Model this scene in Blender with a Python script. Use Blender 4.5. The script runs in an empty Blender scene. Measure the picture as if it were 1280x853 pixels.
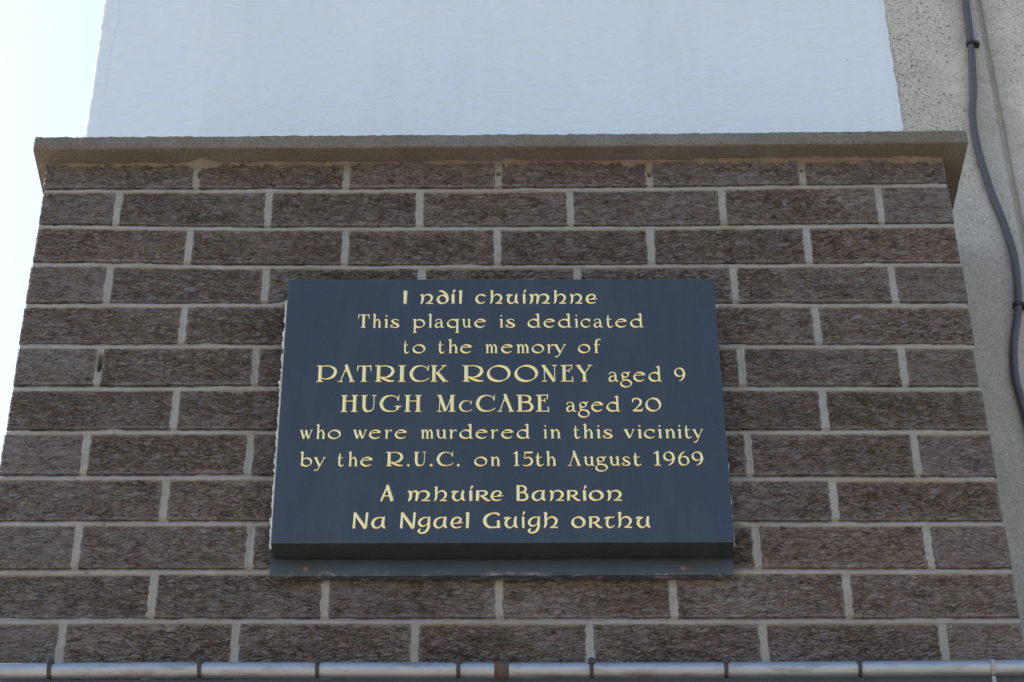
import bpy, bmesh, math
import numpy as np
from mathutils import Matrix, Vector

C = bpy.context.scene.collection
SC = bpy.context.scene
Z0 = 4.05                                   # height of the pier top above the pavement

# ------------------------------------------------------------------ camera
def axes(p, yaw, r):
    cp, sp = math.cos(p), math.sin(p)
    fw = np.array([math.sin(yaw)*cp, math.cos(yaw)*cp, sp]); rt = np.array([math.cos(yaw), -math.sin(yaw), 0])
    up = np.cross(rt, fw); c, s = math.cos(r), math.sin(r)
    return c*rt+s*up, -s*rt+c*up, fw
cam_d = bpy.data.cameras.new('camera'); cam = bpy.data.objects.new('camera', cam_d); C.objects.link(cam)
_rt, _up, _fw = axes(0.67332, 0.012836, -0.009604)
M = Matrix.Identity(4)
for i in range(3):
    M[i][0], M[i][1], M[i][2] = _rt[i], _up[i], -_fw[i]
M.translation = Vector((0.65905, -2.59126, Z0-2.43529))
cam.matrix_world = M
cam_d.sensor_width = 36; cam_d.lens = 2943.25/1280*36
cam_d.clip_start = .05; cam_d.clip_end = 2000
SC.camera = cam

# ------------------------------------------------------------------ light
SUN_EL, SUN_AZ = math.radians(38), math.radians(-62)      # azimuth from +Y towards +X: behind the wall, to the left
W = bpy.data.worlds.new('World'); SC.world = W; W.use_nodes = True
nt = W.node_tree; bg = nt.nodes['Background']
sky = nt.nodes.new('ShaderNodeTexSky'); sky.sky_type = 'NISHITA'; sky.sun_disc = False
sky.sun_elevation = SUN_EL; sky.sun_rotation = SUN_AZ
sky.air_density = 1.0; sky.dust_density = 1.9; sky.ozone_density = 1.0
nt.links.new(sky.outputs[0], bg.inputs[0]); bg.inputs[1].default_value = .11
sd = bpy.data.lights.new('sun', 'SUN'); sd.energy = 3.2; sd.angle = math.radians(.5); sd.color = (1, .93, .82)
sun = bpy.data.objects.new('sun', sd); C.objects.link(sun)
_d = Vector((math.sin(SUN_AZ)*math.cos(SUN_EL), math.cos(SUN_AZ)*math.cos(SUN_EL), math.sin(SUN_EL)))
sun.rotation_euler = _d.to_track_quat('Z', 'Y').to_euler(); sun.location = (-6, 3, 12)
SC.view_settings.view_transform = 'Standard'; SC.view_settings.look = 'None'
SC.view_settings.exposure = 1.6; SC.view_settings.gamma = 1.0; SC.view_settings.use_curve_mapping = False

# ------------------------------------------------------------------ helpers
def thing(name, label, cat, loc, group=None):
    o = bpy.data.objects.new(name, None); o.empty_display_size = .1
    o.location = (loc[0], loc[1], loc[2]+Z0); C.objects.link(o)
    o['label'] = label; o['category'] = cat
    if group: o['group'] = group
    return o
def link(name, me, mat, parent=None, smooth=True):
    o = bpy.data.objects.new(name, me); C.objects.link(o)
    if mat: me.materials.append(mat)
    me.polygons.foreach_set('use_smooth', [smooth]*len(me.polygons))
    if parent:
        o.parent = parent; o.location = -Vector((parent.location.x, parent.location.y, parent.location.z-Z0))
    else: o.location = (0, 0, Z0)
    return o
def mesh_np(name, V, F, mat, parent=None, smooth=True, attr=None):
    """V (n,3), F (m,4) quads, as arrays"""
    V = np.asarray(V, np.float32); F = np.asarray(F, np.int32)
    me = bpy.data.meshes.new(name); k = F.shape[1]
    me.vertices.add(len(V)); me.vertices.foreach_set('co', V.ravel())
    me.loops.add(F.size); me.loops.foreach_set('vertex_index', F.ravel())
    me.polygons.add(len(F)); me.polygons.foreach_set('loop_start', np.arange(0, F.size, k, dtype=np.int32))
    me.update(calc_edges=True)
    if attr is not None:
        a = me.attributes.new('tone', 'FLOAT', 'POINT'); a.data.foreach_set('value', np.asarray(attr, np.float32))
    me.validate()
    return link(name, me, mat, parent, smooth)
def grid_faces(ny, nx, flip=False):
    i = np.arange(ny*nx).reshape(ny, nx)
    f = np.stack([i[:-1, :-1], i[:-1, 1:], i[1:, 1:], i[1:, :-1]], -1).reshape(-1, 4)
    return f[:, ::-1] if flip else f
def bm_obj(name, bm, mat, parent=None, smooth=False):
    me = bpy.data.meshes.new(name); bmesh.ops.recalc_face_normals(bm, faces=bm.faces); bm.to_mesh(me); bm.free()
    return link(name, me, mat, parent, smooth)
def box(bm, x0, x1, y0, y1, z0, z1, bev=0):
    r = bmesh.ops.create_cube(bm, size=1, matrix=Matrix.Translation(((x0+x1)/2, (y0+y1)/2, (z0+z1)/2)) @ Matrix.Diagonal((x1-x0, y1-y0, z1-z0, 1)))
    if bev:
        es = list({e for v in r['verts'] for e in v.link_edges})
        bmesh.ops.bevel(bm, geom=es, offset=bev, segments=2, affect='EDGES', profile=.5)
_rng = np.random.default_rng(7)
_perm = _rng.permutation(4096); _ga = _rng.random(4096)*2*np.pi
_gx, _gy = np.cos(_ga), np.sin(_ga)
def noise(x, y, s=0):
    """2-D gradient noise, about -1..1"""
    x = np.asarray(x, float)+s*17.31; y = np.asarray(y, float)+s*9.77
    xi, yi = np.floor(x).astype(int), np.floor(y).astype(int); xf, yf = x-xi, y-yi
    u, v = xf*xf*xf*(xf*(xf*6-15)+10), yf*yf*yf*(yf*(yf*6-15)+10)
    def g(a, b, fx, fy):
        h = _perm[(_perm[a & 4095]+b) & 4095]; return _gx[h]*fx+_gy[h]*fy
    n0 = g(xi, yi, xf, yf)*(1-u)+g(xi+1, yi, xf-1, yf)*u
    n1 = g(xi, yi+1, xf, yf-1)*(1-u)+g(xi+1, yi+1, xf-1, yf-1)*u
    return (n0*(1-v)+n1*v)*1.5
def tube(pts, rad, n=14, close=True):
    pts = np.asarray(pts, float); m = len(pts); rad = np.broadcast_to(np.asarray(rad, float), (m,))
    t = np.gradient(pts, axis=0); t /= np.linalg.norm(t, axis=1, keepdims=True)
    ref = np.array([0, 1., 0]) if abs(t[0][1]) < .8 else np.array([1., 0, 0])
    a = np.cross(t, ref); a /= np.linalg.norm(a, axis=1, keepdims=True); b = np.cross(t, a)
    th = np.linspace(0, 2*np.pi, n, endpoint=False)
    V = pts[:, None]+rad[:, None, None]*(a[:, None]*np.cos(th)[None, :, None]+b[:, None]*np.sin(th)[None, :, None])
    i = np.arange(m*n).reshape(m, n); j = np.roll(i, -1, 1)
    F = np.stack([i[:-1], j[:-1], j[1:], i[1:]], -1).reshape(-1, 4)
    return V.reshape(-1, 3), F

# ------------------------------------------------------------------ materials
class Mat:
    def __init__(s, name, rough=.8, spec=.4, metal=0):
        s.m = bpy.data.materials.new(name); s.m.use_nodes = True; s.t = s.m.node_tree
        s.b = s.t.nodes['Principled BSDF']; s.b.inputs['Roughness'].default_value = rough
        s.b.inputs['Specular IOR Level'].default_value = spec; s.b.inputs['Metallic'].default_value = metal
        s.co = s.t.nodes.new('ShaderNodeTexCoord').outputs['Object']
    def n(s, ty, **kw):
        n = s.t.nodes.new(ty)
        for k, v in kw.items(): setattr(n, k, v)
        return n
    def set(s, sock, v):
        if isinstance(v, bpy.types.NodeSocket): s.t.links.new(v, sock)
        else: sock.default_value = v
    def mp(s, scale=(1, 1, 1), loc=(0, 0, 0)):
        n = s.n('ShaderNodeMapping'); s.set(n.inputs[0], s.co); n.inputs['Scale'].default_value = scale; n.inputs['Location'].default_value = loc
        return n.outputs[0]
    def noise(s, scale, detail=4, rough=.55, vec=None, dist=0):
        n = s.n('ShaderNodeTexNoise'); s.set(n.inputs['Vector'], vec if vec is not None else s.co)
        n.inputs['Scale'].default_value = scale; n.inputs['Detail'].default_value = detail; n.inputs['Roughness'].default_value = rough; n.inputs['Distortion'].default_value = dist
        return n.outputs[0]
    def voro(s, scale, vec=None):
        n = s.n('ShaderNodeTexVoronoi'); s.set(n.inputs['Vector'], vec if vec is not None else s.co); n.inputs['Scale'].default_value = scale
        return n.outputs['Distance'], n.outputs['Color']
    def ramp(s, f, a, b, ca=(0, 0, 0, 1), cb=(1, 1, 1, 1)):
        if ca[0] == ca[1] == ca[2] and cb[0] == cb[1] == cb[2]:          # grey ramps: any range, also below 0 and above 1
            n = s.n('ShaderNodeMapRange', clamp=True); s.set(n.inputs[0], f)
            for k, v in enumerate((a, b, ca[0], cb[0])): n.inputs[k+1].default_value = v
            return n.outputs[0]
        n = s.n('ShaderNodeValToRGB'); s.set(n.inputs[0], f); e = n.color_ramp.elements
        e[0].position, e[1].position = a, b; e[0].color, e[1].color = ca, cb
        return n.outputs[0]
    def mix(s, f, a, b, mode='MIX'):
        n = s.n('ShaderNodeMix', data_type='RGBA', blend_type=mode)
        s.set(n.inputs[0], f)
        for k, v in ((6, a), (7, b)): s.set(n.inputs[k], v if isinstance(v, bpy.types.NodeSocket) else (*v, 1) if len(v) == 3 else v)
        return n.outputs[2]
    def math(s, op, a, b=0, c=0, clamp=False):
        n = s.n('ShaderNodeMath', operation=op, use_clamp=clamp)
        s.set(n.inputs[0], a); s.set(n.inputs[1], b); s.set(n.inputs[2], c)
        return n.outputs[0]
    def xyz(s):
        n = s.n('ShaderNodeSeparateXYZ'); s.set(n.inputs[0], s.co); return n.outputs
    def attr(s, name):
        return s.n('ShaderNodeAttribute', attribute_name=name).outputs['Fac']
    def col(s, v): s.set(s.b.inputs['Base Color'], v if isinstance(v, bpy.types.NodeSocket) else (*v, 1)); return s
    def bump(s, h, dist, strength=1):
        n = s.n('ShaderNodeBump'); s.set(n.inputs['Height'], h); n.inputs['Distance'].default_value = dist; n.inputs['Strength'].default_value = strength
        s.set(s.b.inputs['Normal'], n.outputs[0]); return s

# rustic brick
m = Mat('rustic_brick', .85, .25)
an = m.mp((1.4, 1, 3.0))
f1 = m.noise(45, 6, .62, an, .4)
c = m.mix(m.ramp(f1, .34, .68), (.120, .108, .104), (.176, .162, .158))
ln = m.noise(52, 3, .55, m.mp((1.25, 1, 3.3), (1.3, 0, .4)), .5)         # noise for thin dark lines: crease shade painted into the brick colour
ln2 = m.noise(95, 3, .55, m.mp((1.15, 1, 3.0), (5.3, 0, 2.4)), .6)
dv = m.n('ShaderNodeVectorMath', operation='MULTIPLY_ADD'); nz_ = m.n('ShaderNodeTexNoise'); m.set(nz_.inputs['Vector'], m.mp((1, 1, 1.6))); nz_.inputs['Scale'].default_value = 85; nz_.inputs['Detail'].default_value = 3
m.set(dv.inputs[0], nz_.outputs['Color']); dv.inputs[1].default_value = (.014, .004, .0055); m.set(dv.inputs[2], m.mp((1, .2, 2.9)))
def scales(sc):                                                                 # flaky scales of the rustic face: edges give painted crease shade, cells vary in tone
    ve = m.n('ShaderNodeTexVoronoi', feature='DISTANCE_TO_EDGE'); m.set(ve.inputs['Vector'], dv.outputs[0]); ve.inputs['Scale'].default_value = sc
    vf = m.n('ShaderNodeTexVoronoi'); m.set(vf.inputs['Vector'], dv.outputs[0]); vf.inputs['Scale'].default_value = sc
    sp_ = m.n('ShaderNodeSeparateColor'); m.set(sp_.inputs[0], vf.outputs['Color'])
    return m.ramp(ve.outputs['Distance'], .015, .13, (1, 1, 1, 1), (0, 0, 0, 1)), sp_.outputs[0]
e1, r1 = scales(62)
crease1 = m.math('MULTIPLY', e1, m.ramp(m.noise(38, 3, .6, m.mp((1, 1, 2), (8, 1, 4))), .36, .60))
shade = m.math('ADD', m.math('MULTIPLY', r1, .24), .88)
csh = m.n('ShaderNodeCombineColor')
for k in range(3): m.set(csh.inputs[k], shade)
c = m.mix(1, c, csh.outputs[0], 'MULTIPLY')
crease2 = m.ramp(m.math('ABSOLUTE', m.math('SUBTRACT', ln2, .47)), .006, .040, (1, 1, 1, 1), (0, 0, 0, 1))
crease_shade = m.math('MAXIMUM', m.math('MULTIPLY', crease1, .88), m.math('MULTIPLY', crease2, .50))
tone = m.attr('tone')
c = m.mix(m.math('MULTIPLY', tone, .8), c, m.mix(m.ramp(f1, .34, .68), (.170, .128, .115), (.228, .178, .162)))
wn = m.n('ShaderNodeTexWhiteNoise', noise_dimensions='1D'); m.set(wn.inputs['W'], m.math('MULTIPLY', tone, 917.3))
bv = m.math('ADD', m.math('MULTIPLY', wn.outputs['Value'], .20), .90)          # bricks from different firings
cbv = m.n('ShaderNodeCombineColor')
for k in range(3): m.set(cbv.inputs[k], bv)
c = m.mix(1, c, cbv.outputs[0], 'MULTIPLY')
c = m.mix(crease_shade, c, (.050, .042, .039))  # shade in the creases between flakes, painted on as dark colour
fl = m.noise(75, 4, .6, m.mp((1, 1, 2.4), (3.1, .2, 1.7)), .6)
fl2 = m.noise(16, 3, .5, m.mp((1, 1, 1.5), (7.1, 0, 2)))
bx, by, bz = m.xyz()
def blot(px, pz, rx, rz):
    v = m.n('ShaderNodeVectorMath', operation='LENGTH'); cc_ = m.n('ShaderNodeCombineXYZ')
    m.set(cc_.inputs[0], m.math('MULTIPLY', m.math('SUBTRACT', bx, px), 1/rx)); m.set(cc_.inputs[2], m.math('MULTIPLY', m.math('SUBTRACT', bz, pz), 1/rz)); m.set(v.inputs[0], cc_.outputs[0])
    return m.ramp(v.outputs['Value'], .2, 1.0, (1, 1, 1, 1), (0, 0, 0, 1))
eff = m.math('MAXIMUM', m.math('MAXIMUM', blot(.98, -.79, .09, .06), blot(1.0, -.60, .05, .06)), m.math('MAXIMUM', blot(.70, -.80, .14, .05), blot(.34, -.72, .05, .07)))   # lime bloom round the plaque
eff = m.math('MAXIMUM', eff, m.math('MULTIPLY', blot(1.19, -.10, .06, .03), .9))
fm = m.math('MAXIMUM', m.math('MULTIPLY', m.ramp(fl, .56, .68), m.ramp(fl2, .42, .62)), m.math('MULTIPLY', eff, m.ramp(m.noise(62, 4, .65, m.mp((1, 1, 2.2), (2, 2, 2))), .42, .62)))
c = m.mix(m.math('MULTIPLY', fm, .6), c, (.27, .26, .26))
c = m.mix(m.math('MULTIPLY', m.ramp(m.noise(260, 2, .5), .74, .78), .5), c, (.48, .46, .43))
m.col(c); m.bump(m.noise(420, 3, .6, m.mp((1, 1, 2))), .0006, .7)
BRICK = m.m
# mortar
m = Mat('mortar', .9, .2)
z = m.xyz()[2]
c = m.mix(m.noise(38, 6, .7), (.215, .205, .188), (.39, .378, .352))
c = m.mix(m.math('MULTIPLY', m.ramp(m.noise(110, 4, .7), .52, .68), .5), c, (.21, .195, .17))
st_ = m.math('MULTIPLY', m.ramp(m.noise(9, 4, .6), .42, .66), .55)
c = m.mix(st_, c, (.22, .19, .15))
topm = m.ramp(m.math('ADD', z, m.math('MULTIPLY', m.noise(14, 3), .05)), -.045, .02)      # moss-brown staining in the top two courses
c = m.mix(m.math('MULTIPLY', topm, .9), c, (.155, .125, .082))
c = m.mix(m.math('MULTIPLY', m.ramp(m.noise(300, 2), .66, .74), .5), c, (.16, .14, .12))
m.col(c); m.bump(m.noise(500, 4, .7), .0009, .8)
MORTAR = m.m
# coping
m = Mat('weathered_concrete_coping', .92, .15)
c = m.mix(m.noise(22, 7, .65), (.14, .132, .118), (.32, .305, .275))
c = m.mix(m.math('MULTIPLY', m.ramp(m.noise(5, 4, .6, m.mp((1, 1, 1), (4, 0, 0))), .45, .62), .5), c, (.21, .165, .11))
d, vc = m.voro(190)
c = m.mix(m.math('MULTIPLY', m.ramp(d, .12, .3, (1, 1, 1, 1), (0, 0, 0, 1)), m.ramp(m.noise(60, 2), .5, .62)), c, (.09, .08, .07))
c = m.mix(m.math('MULTIPLY', m.ramp(m.noise(340, 2), .68, .74), .7), c, (.5, .48, .44))
m.col(c); c = m.mix(.38, c, m.mix(m.ramp(m.noise(330, 3, .8), .38, .62), m.mix(1, c, (.5, .5, .5), 'MULTIPLY'), m.mix(1, c, (1.4, 1.4, 1.4), 'MULTIPLY')))
m.col(c); m.bump(m.noise(150, 7, .8), .006, 1)
COPING = m.m
# white painted render
m = Mat('white_masonry_paint', .75, .3)
X, Y, Zc = m.xyz()
c = m.mix(m.noise(4, 5, .6), (.61, .67, .715), (.69, .742, .782))
dirt = m.math('MULTIPLY', m.ramp(m.noise(13, 6, .7, m.mp((1.6, 1, .8))), .56, .74), m.math('MULTIPLY', m.ramp(X, .02, .12, (1, 1, 1, 1), (0, 0, 0, 1)), m.ramp(Zc, .28, .5)))
c = m.mix(m.math('MULTIPLY', dirt, .8), c, (.40, .39, .36))
crk = m.math('ABSOLUTE', m.math('SUBTRACT', X, m.math('ADD', m.math('MULTIPLY', m.noise(17, 5, .6, m.mp((0, 0, 1))), .03), m.math('MULTIPLY', Zc, .022))))
crk = m.math('MULTIPLY', m.ramp(crk, .0004, .0013, (1, 1, 1, 1), (0, 0, 0, 1)), m.ramp(m.math('ADD', Zc, m.math('MULTIPLY', m.noise(40, 3), .1)), .36, .42))
c = m.mix(m.math('MULTIPLY', crk, .38), c, (.24, .24, .23))
run = m.math('MULTIPLY', m.ramp(m.noise(9, 5, .65, m.mp((1.6, 1, .16), (3, 0, 1))), .52, .72), .28)
c = m.mix(run, c, (.50, .53, .55))
strip = m.ramp(m.math('ADD', X, m.math('MULTIPLY', m.noise(30, 4), .018)), .192, .196)
c = m.mix(m.math('MULTIPLY', strip, .5), m.mix(.4, c, (.66, .715, .765)), c)
fleck = m.math('MULTIPLY', m.ramp(m.noise(150, 3, .7, m.mp((.5, 1, 1.6))), .66, .74), m.ramp(m.noise(6, 2, .5, m.mp((1, 1, 1), (2, 0, 5))), .5, .66))
c = m.mix(m.math('MULTIPLY', fleck, .45), c, (.45, .45, .44))
spot = m.n('ShaderNodeVectorMath', operation='DISTANCE'); m.set(spot.inputs[0], m.co); spot.inputs[1].default_value = (1.2655, .2127, .409)
c = m.mix(m.ramp(spot.outputs['Value'], .0025, .004, (1, 1, 1, 1), (0, 0, 0, 1)), c, (.16, .15, .14))
m.col(c)
hh = m.math('ADD', m.math('MULTIPLY', m.noise(28, 5, .55, m.mp((1, 1, 1.8))), 1.0), m.math('MULTIPLY', m.math('MULTIPLY', m.noise(190, 4, .65, m.mp((.45, 1, 1.5))), .35), m.math('ADD', m.math('MULTIPLY', strip, .75), .25)))
m.bump(hh, .006, 1)
WHITE = m.m
# exposed aggregate concrete
def concrete(name, lo, hi, agg=True):
    m = Mat(name, .9, .2)
    X, Y, Zc = m.xyz()
    c = m.mix(m.noise(14, 7, .65), (.30, .292, .27), (.47, .462, .44))
    c = m.mix(m.math('MULTIPLY', m.ramp(m.noise(2.6, 4, .6), .42, .66), .35), c, (.30, .28, .235))
    c = m.mix(m.math('MULTIPLY', m.ramp(m.noise(300, 3, .7), .52, .66), .6), c, (.17, .165, .15))
    c = m.mix(m.math('MULTIPLY', m.ramp(m.noise(90, 5, .75, m.mp((1, 1, .8), (2, 0, 6))), .50, .70), .45), c, (.22, .21, .19))
    c = m.mix(m.math('MULTIPLY', m.ramp(m.noise(280, 2, .6, m.mp((1, 1, 1), (5, 1, 2))), .64, .72), .6), c, (.62, .60, .56))
    wob = m.math('MULTIPLY', m.noise(18, 4), .05)
    zone = m.math('MULTIPLY', m.ramp(m.math('ADD', X, wob), lo, lo+.03) if name.endswith('far') else m.ramp(m.math('ADD', X, wob), hi-.03, hi, (1, 1, 1, 1), (0, 0, 0, 1)),
                  m.ramp(m.math('ADD', Zc, m.math('MULTIPLY', m.noise(9, 3), .30)), .08, .46))
    h = m.math('MULTIPLY', m.noise(240, 5, .7), .5)
    for sc, th, cd, k, off in ((120, .26, (.075, .07, .062), .60, 0), (210, .3, (.10, .095, .09), .55, 3), (85, .22, (.055, .05, .048), .66, 7), (160, .25, (.26, .19, .14), .7, 11)):
        n = m.n('ShaderNodeTexVoronoi'); m.set(n.inputs['Vector'], m.mp((1, 1, 1.35), (off, off*.3, off*.7))); n.inputs['Scale'].default_value = sc
        dw = m.math('ADD', n.outputs['Distance'], m.math('MULTIPLY', m.math('SUBTRACT', m.noise(320, 2), .5), .35))
        s = m.n('ShaderNodeSeparateColor'); m.set(s.inputs[0], n.outputs['Color'])
        mk = m.math('MULTIPLY', m.math('MULTIPLY', m.ramp(dw, th-.08, th, (1, 1, 1, 1), (0, 0, 0, 1)), m.ramp(s.outputs[0], k, k+.03)), m.math('MULTIPLY', zone, m.ramp(m.noise(16, 3, .6, m.mp((1, 1, 1), (off, 0, 3))), .36, .56)))
        c = m.mix(m.math('MULTIPLY', mk, .75), c, cd); h = m.math('SUBTRACT', h, m.math('MULTIPLY', mk, .8))
    c = m.mix(m.math('MULTIPLY', zone, .55), c, m.mix(1, c, (1.62, 1.60, 1.55), 'MULTIPLY'))
    c = m.mix(1, c, (1.05, 1.03, .98), 'MULTIPLY')
    c = m.mix(.3, c, m.mix(m.ramp(m.noise(420, 3, .8), .38, .62), m.mix(1, c, (.55, .55, .55), 'MULTIPLY'), m.mix(1, c, (1.35, 1.35, 1.35), 'MULTIPLY')))
    m.col(c); m.bump(h, .0035, .9)
    return m.m
CONC = concrete('exposed_aggregate_concrete_near', 1.3, 1.50)
CONC2 = concrete('exposed_aggregate_concrete_far', 1.545, 9)
# polished black granite
m = Mat('polished_black_granite', .09, .85)
c = m.mix(m.ramp(m.noise(900, 2, .5), .5, .75), (.020, .026, .029), (.036, .043, .047))
c = m.mix(m.math('MULTIPLY', m.ramp(m.noise(420, 1, .5), .76, .79), .5), c, (.30, .31, .33))
dst = m.math('MULTIPLY', m.ramp(m.noise(11, 6, .7, m.mp((2.2, 1, .5))), .45, .75), .22)
c = m.mix(dst, c, (.085, .080, .075))
m.col(c); m.set(m.b.inputs['Roughness'], m.ramp(m.noise(7, 5, .6), .3, .8, (.07, .07, .07, 1), (.2, .2, .2, 1)))
m.bump(m.noise(3, 2), .0006, .3)
GRANITE = m.m
m = Mat('granite_sawn_edge', .55, .3); m.col(m.mix(m.noise(60, 4), (.02, .021, .023), (.06, .06, .062))); SAWN = m.m
# gold leaf
m = Mat('gold_leaf', .45, .5, .7)
c = m.mix(m.noise(170, 4, .6), (1.0, .74, .27), (1.0, .85, .44))
m.col(c); m.bump(m.noise(260, 3, .6), .0005, .5)
GOLD = m.m
m = Mat('blue_black_batten_paint', .42, .45)
c = m.mix(m.noise(30, 5, .6), (.036, .044, .054), (.075, .088, .104))
X, Y, Zc = m.xyz()
scuff = m.math('MULTIPLY', m.ramp(m.noise(110, 5, .7, m.mp((.4, 1, 1))), .54, .66), m.ramp(m.math('ADD', Zc, m.math('MULTIPLY', m.noise(20, 3), .012)), -.762, -.754, (1, 1, 1, 1), (0, 0, 0, 1)))
c = m.mix(m.math('MULTIPLY', scuff, .7), c, (.36, .37, .38))
m.col(c); m.bump(m.noise(200, 4), .0006, .6); BATTEN = m.m
m = Mat('white_sealant', .6, .35); m.col(m.mix(m.noise(90, 4), (.30, .30, .29), (.74, .74, .72))); m.bump(m.noise(300, 3), .001, .7); SEAL = m.m
m = Mat('rusty_screw', .6, .4, .3); m.col(m.mix(m.noise(300, 3), (.10, .07, .055), (.26, .19, .15))); SCREW = m.m
m = Mat('galvanised_steel', .5, .5, .85)
c = m.mix(m.noise(24, 5, .6, m.mp((.5, 1, 1))), (.25, .275, .305), (.45, .48, .525))
c = m.mix(m.math('MULTIPLY', m.ramp(m.noise(45, 5, .75, m.mp((.3, 1, 1))), .52, .70), .75), c, (.17, .155, .14))
m.col(c); m.bump(m.noise(90, 4), .0006, .5); GALV = m.m
m = Mat('rusty_steel', .75, .3, .2); m.col(m.mix(m.noise(120, 4, .6, m.mp((2.5, 1, .6))), (.045, .033, .028), (.13, .095, .078))); m.bump(m.noise(250, 3), .001, .6); RUST = m.m
m = Mat('dark_clip_steel', .55, .4, .4); m.col(m.mix(m.noise(200, 4), (.022, .021, .020), (.085, .075, .066))); CLIP = m.m
m = Mat('dirty_zinc_clip', .55, .4, .4); m.col(m.mix(m.noise(200, 4), (.20, .20, .20), (.42, .41, .40))); ZINC = m.m
m = Mat('blue_grey_fascia_paint', .45, .4); m.col(m.mix(m.noise(12, 5), (.095, .112, .135), (.14, .16, .185))); m.bump(m.noise(150, 4), .0006, .5); FASCIA = m.m
m = Mat('purple_grey_cable_sheath', .5, .45); m.col(m.mix(m.noise(20, 4, .6, m.mp((1, 1, .4))), (.058, .053, .062), (.092, .086, .096))); m.bump(m.noise(200, 3), .0004, .5); CABLE = m.m
m = Mat('black_plastic_clip', .5, .4); m.col((.03, .027, .032)); BLACK = m.m
m = Mat('pale_nail', .4, .5, .6); m.col((.6, .6, .6)); NAIL = m.m
m = Mat('paving', .9, .3); m.col(m.mix(m.noise(1.3, 6), (.27, .23, .18), (.38, .33, .26))); PAVE = m.m
m = Mat('painted_render_side', .8, .3); m.col(m.mix(m.noise(3, 5), (.62, .63, .64), (.76, .77, .78))); m.bump(m.noise(60, 5), .003, .5); RENDER = m.m

# ------------------------------------------------------------------ setting
bm = bmesh.new(); bmesh.ops.create_grid(bm, x_segments=1, y_segments=1, size=600)
g = bm_obj('ground', bm, PAVE); g.location = (0, 0, 0); g['kind'] = 'structure'

D = .215                                     # the wall stands one brick behind the face of the pier
bld = thing('gable_building', 'tall building wall of white paint and bare grey concrete rising behind the brown brick pier', 'building', (0, D, -Z0))
bm = bmesh.new(); box(bm, .006, 9, D+.03, 8, -Z0, 6); bm_obj('body', bm, RENDER, bld)
# white painted face, uneven at its free left edge and at the painted right edge
xs = np.concatenate([[0, .0015, .004, .008], np.arange(.014, 1.335, .006), [1.339, 1.3425]])
zs = np.arange(-.3, 1.6, .006)
Xg, Zg = np.meshgrid(xs, zs)
el = .0012*noise(Zg*0+3, Zg*38)+.0013*noise(Zg*0+9, Zg*120, 2)+.0012*noise(Zg*0+4, Zg*9)
er = .0016*noise(Zg*0+13, Zg*30, 4)+.0007*noise(Zg*0, Zg*140, 5)
fx = np.clip(1-Xg/.03, 0, 1); fr = np.clip((Xg-1.31)/.03, 0, 1)
Yg = D+.0012*noise(Xg*9, Zg*7)+.0006*noise(Xg*40, Zg*55, 3)
Yg = Yg+.0022*np.clip(1-Xg/.004, 0, 1)**2+.0018*fr**6
Xg2 = Xg+el*fx+er*fr
V = np.stack([Xg2, Yg, Zg], -1); ny, nx = Xg.shape
F = grid_faces(ny, nx)
back = V[:, 0].copy(); back[:, 1] += .06; back[:, 0] += .001
sideV = np.concatenate([V[:, 0], back]); k = np.arange(ny-1)
SF = np.stack([k, k+1, ny+k+1, ny+k], -1)
mesh_np('painted_face', np.concatenate([V.reshape(-1, 3), sideV]), np.concatenate([F, SF+ny*nx]), WHITE, bld)
# bare precast concrete beside the paint: two panels with an open joint
def panel(x0, x1, ed0, ed1):
    xs = np.concatenate([[x0, x0, x0+.002, x0+.005], np.arange(x0+.012, x1-.01, .012), [x1-.005, x1-.002, x1, x1]]); zs = np.arange(-1.6, 1.6, .012)
    Xg, Zg = np.meshgrid(xs, zs)
    Yg = D+.0035+.0012*noise(Xg*7, Zg*6, 8)+.0008*noise(Xg*45, Zg*45, 9)
    wl = .0006*noise(Zg*0+2.5, Zg*26, 6)+.0007*noise(Zg*0+5.5, Zg*90, 7)
    if ed1: Xg = Xg+wl*np.clip((Xg-x1+.02)/.02, 0, 1); Yg = Yg+.003*np.clip((Xg-x1+.006)/.006, 0, 1)**2
    if ed0: Xg = Xg+wl[:, ::-1]*np.clip((x0+.02-Xg)/.02, 0, 1); Yg = Yg+.003*np.clip((x0+.006-Xg)/.006, 0, 1)**2
    Yg[:, 0] = D+.028; Yg[:, -1] = D+.028
    mesh_np('concrete_panel', np.stack([Xg, Yg, Zg], -1).reshape(-1, 3), grid_faces(*Xg.shape), CONC2 if ed0 else CONC, bld)
panel(1.30, 1.5030, False, True)
panel(1.5120, 4.0, True, False)
bm = bmesh.new(); box(bm, 1.499, 1.516, D+.012, D+.028, -1.6, 1.6); bm_obj('joint_filler', bm, CONC, bld)

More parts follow.
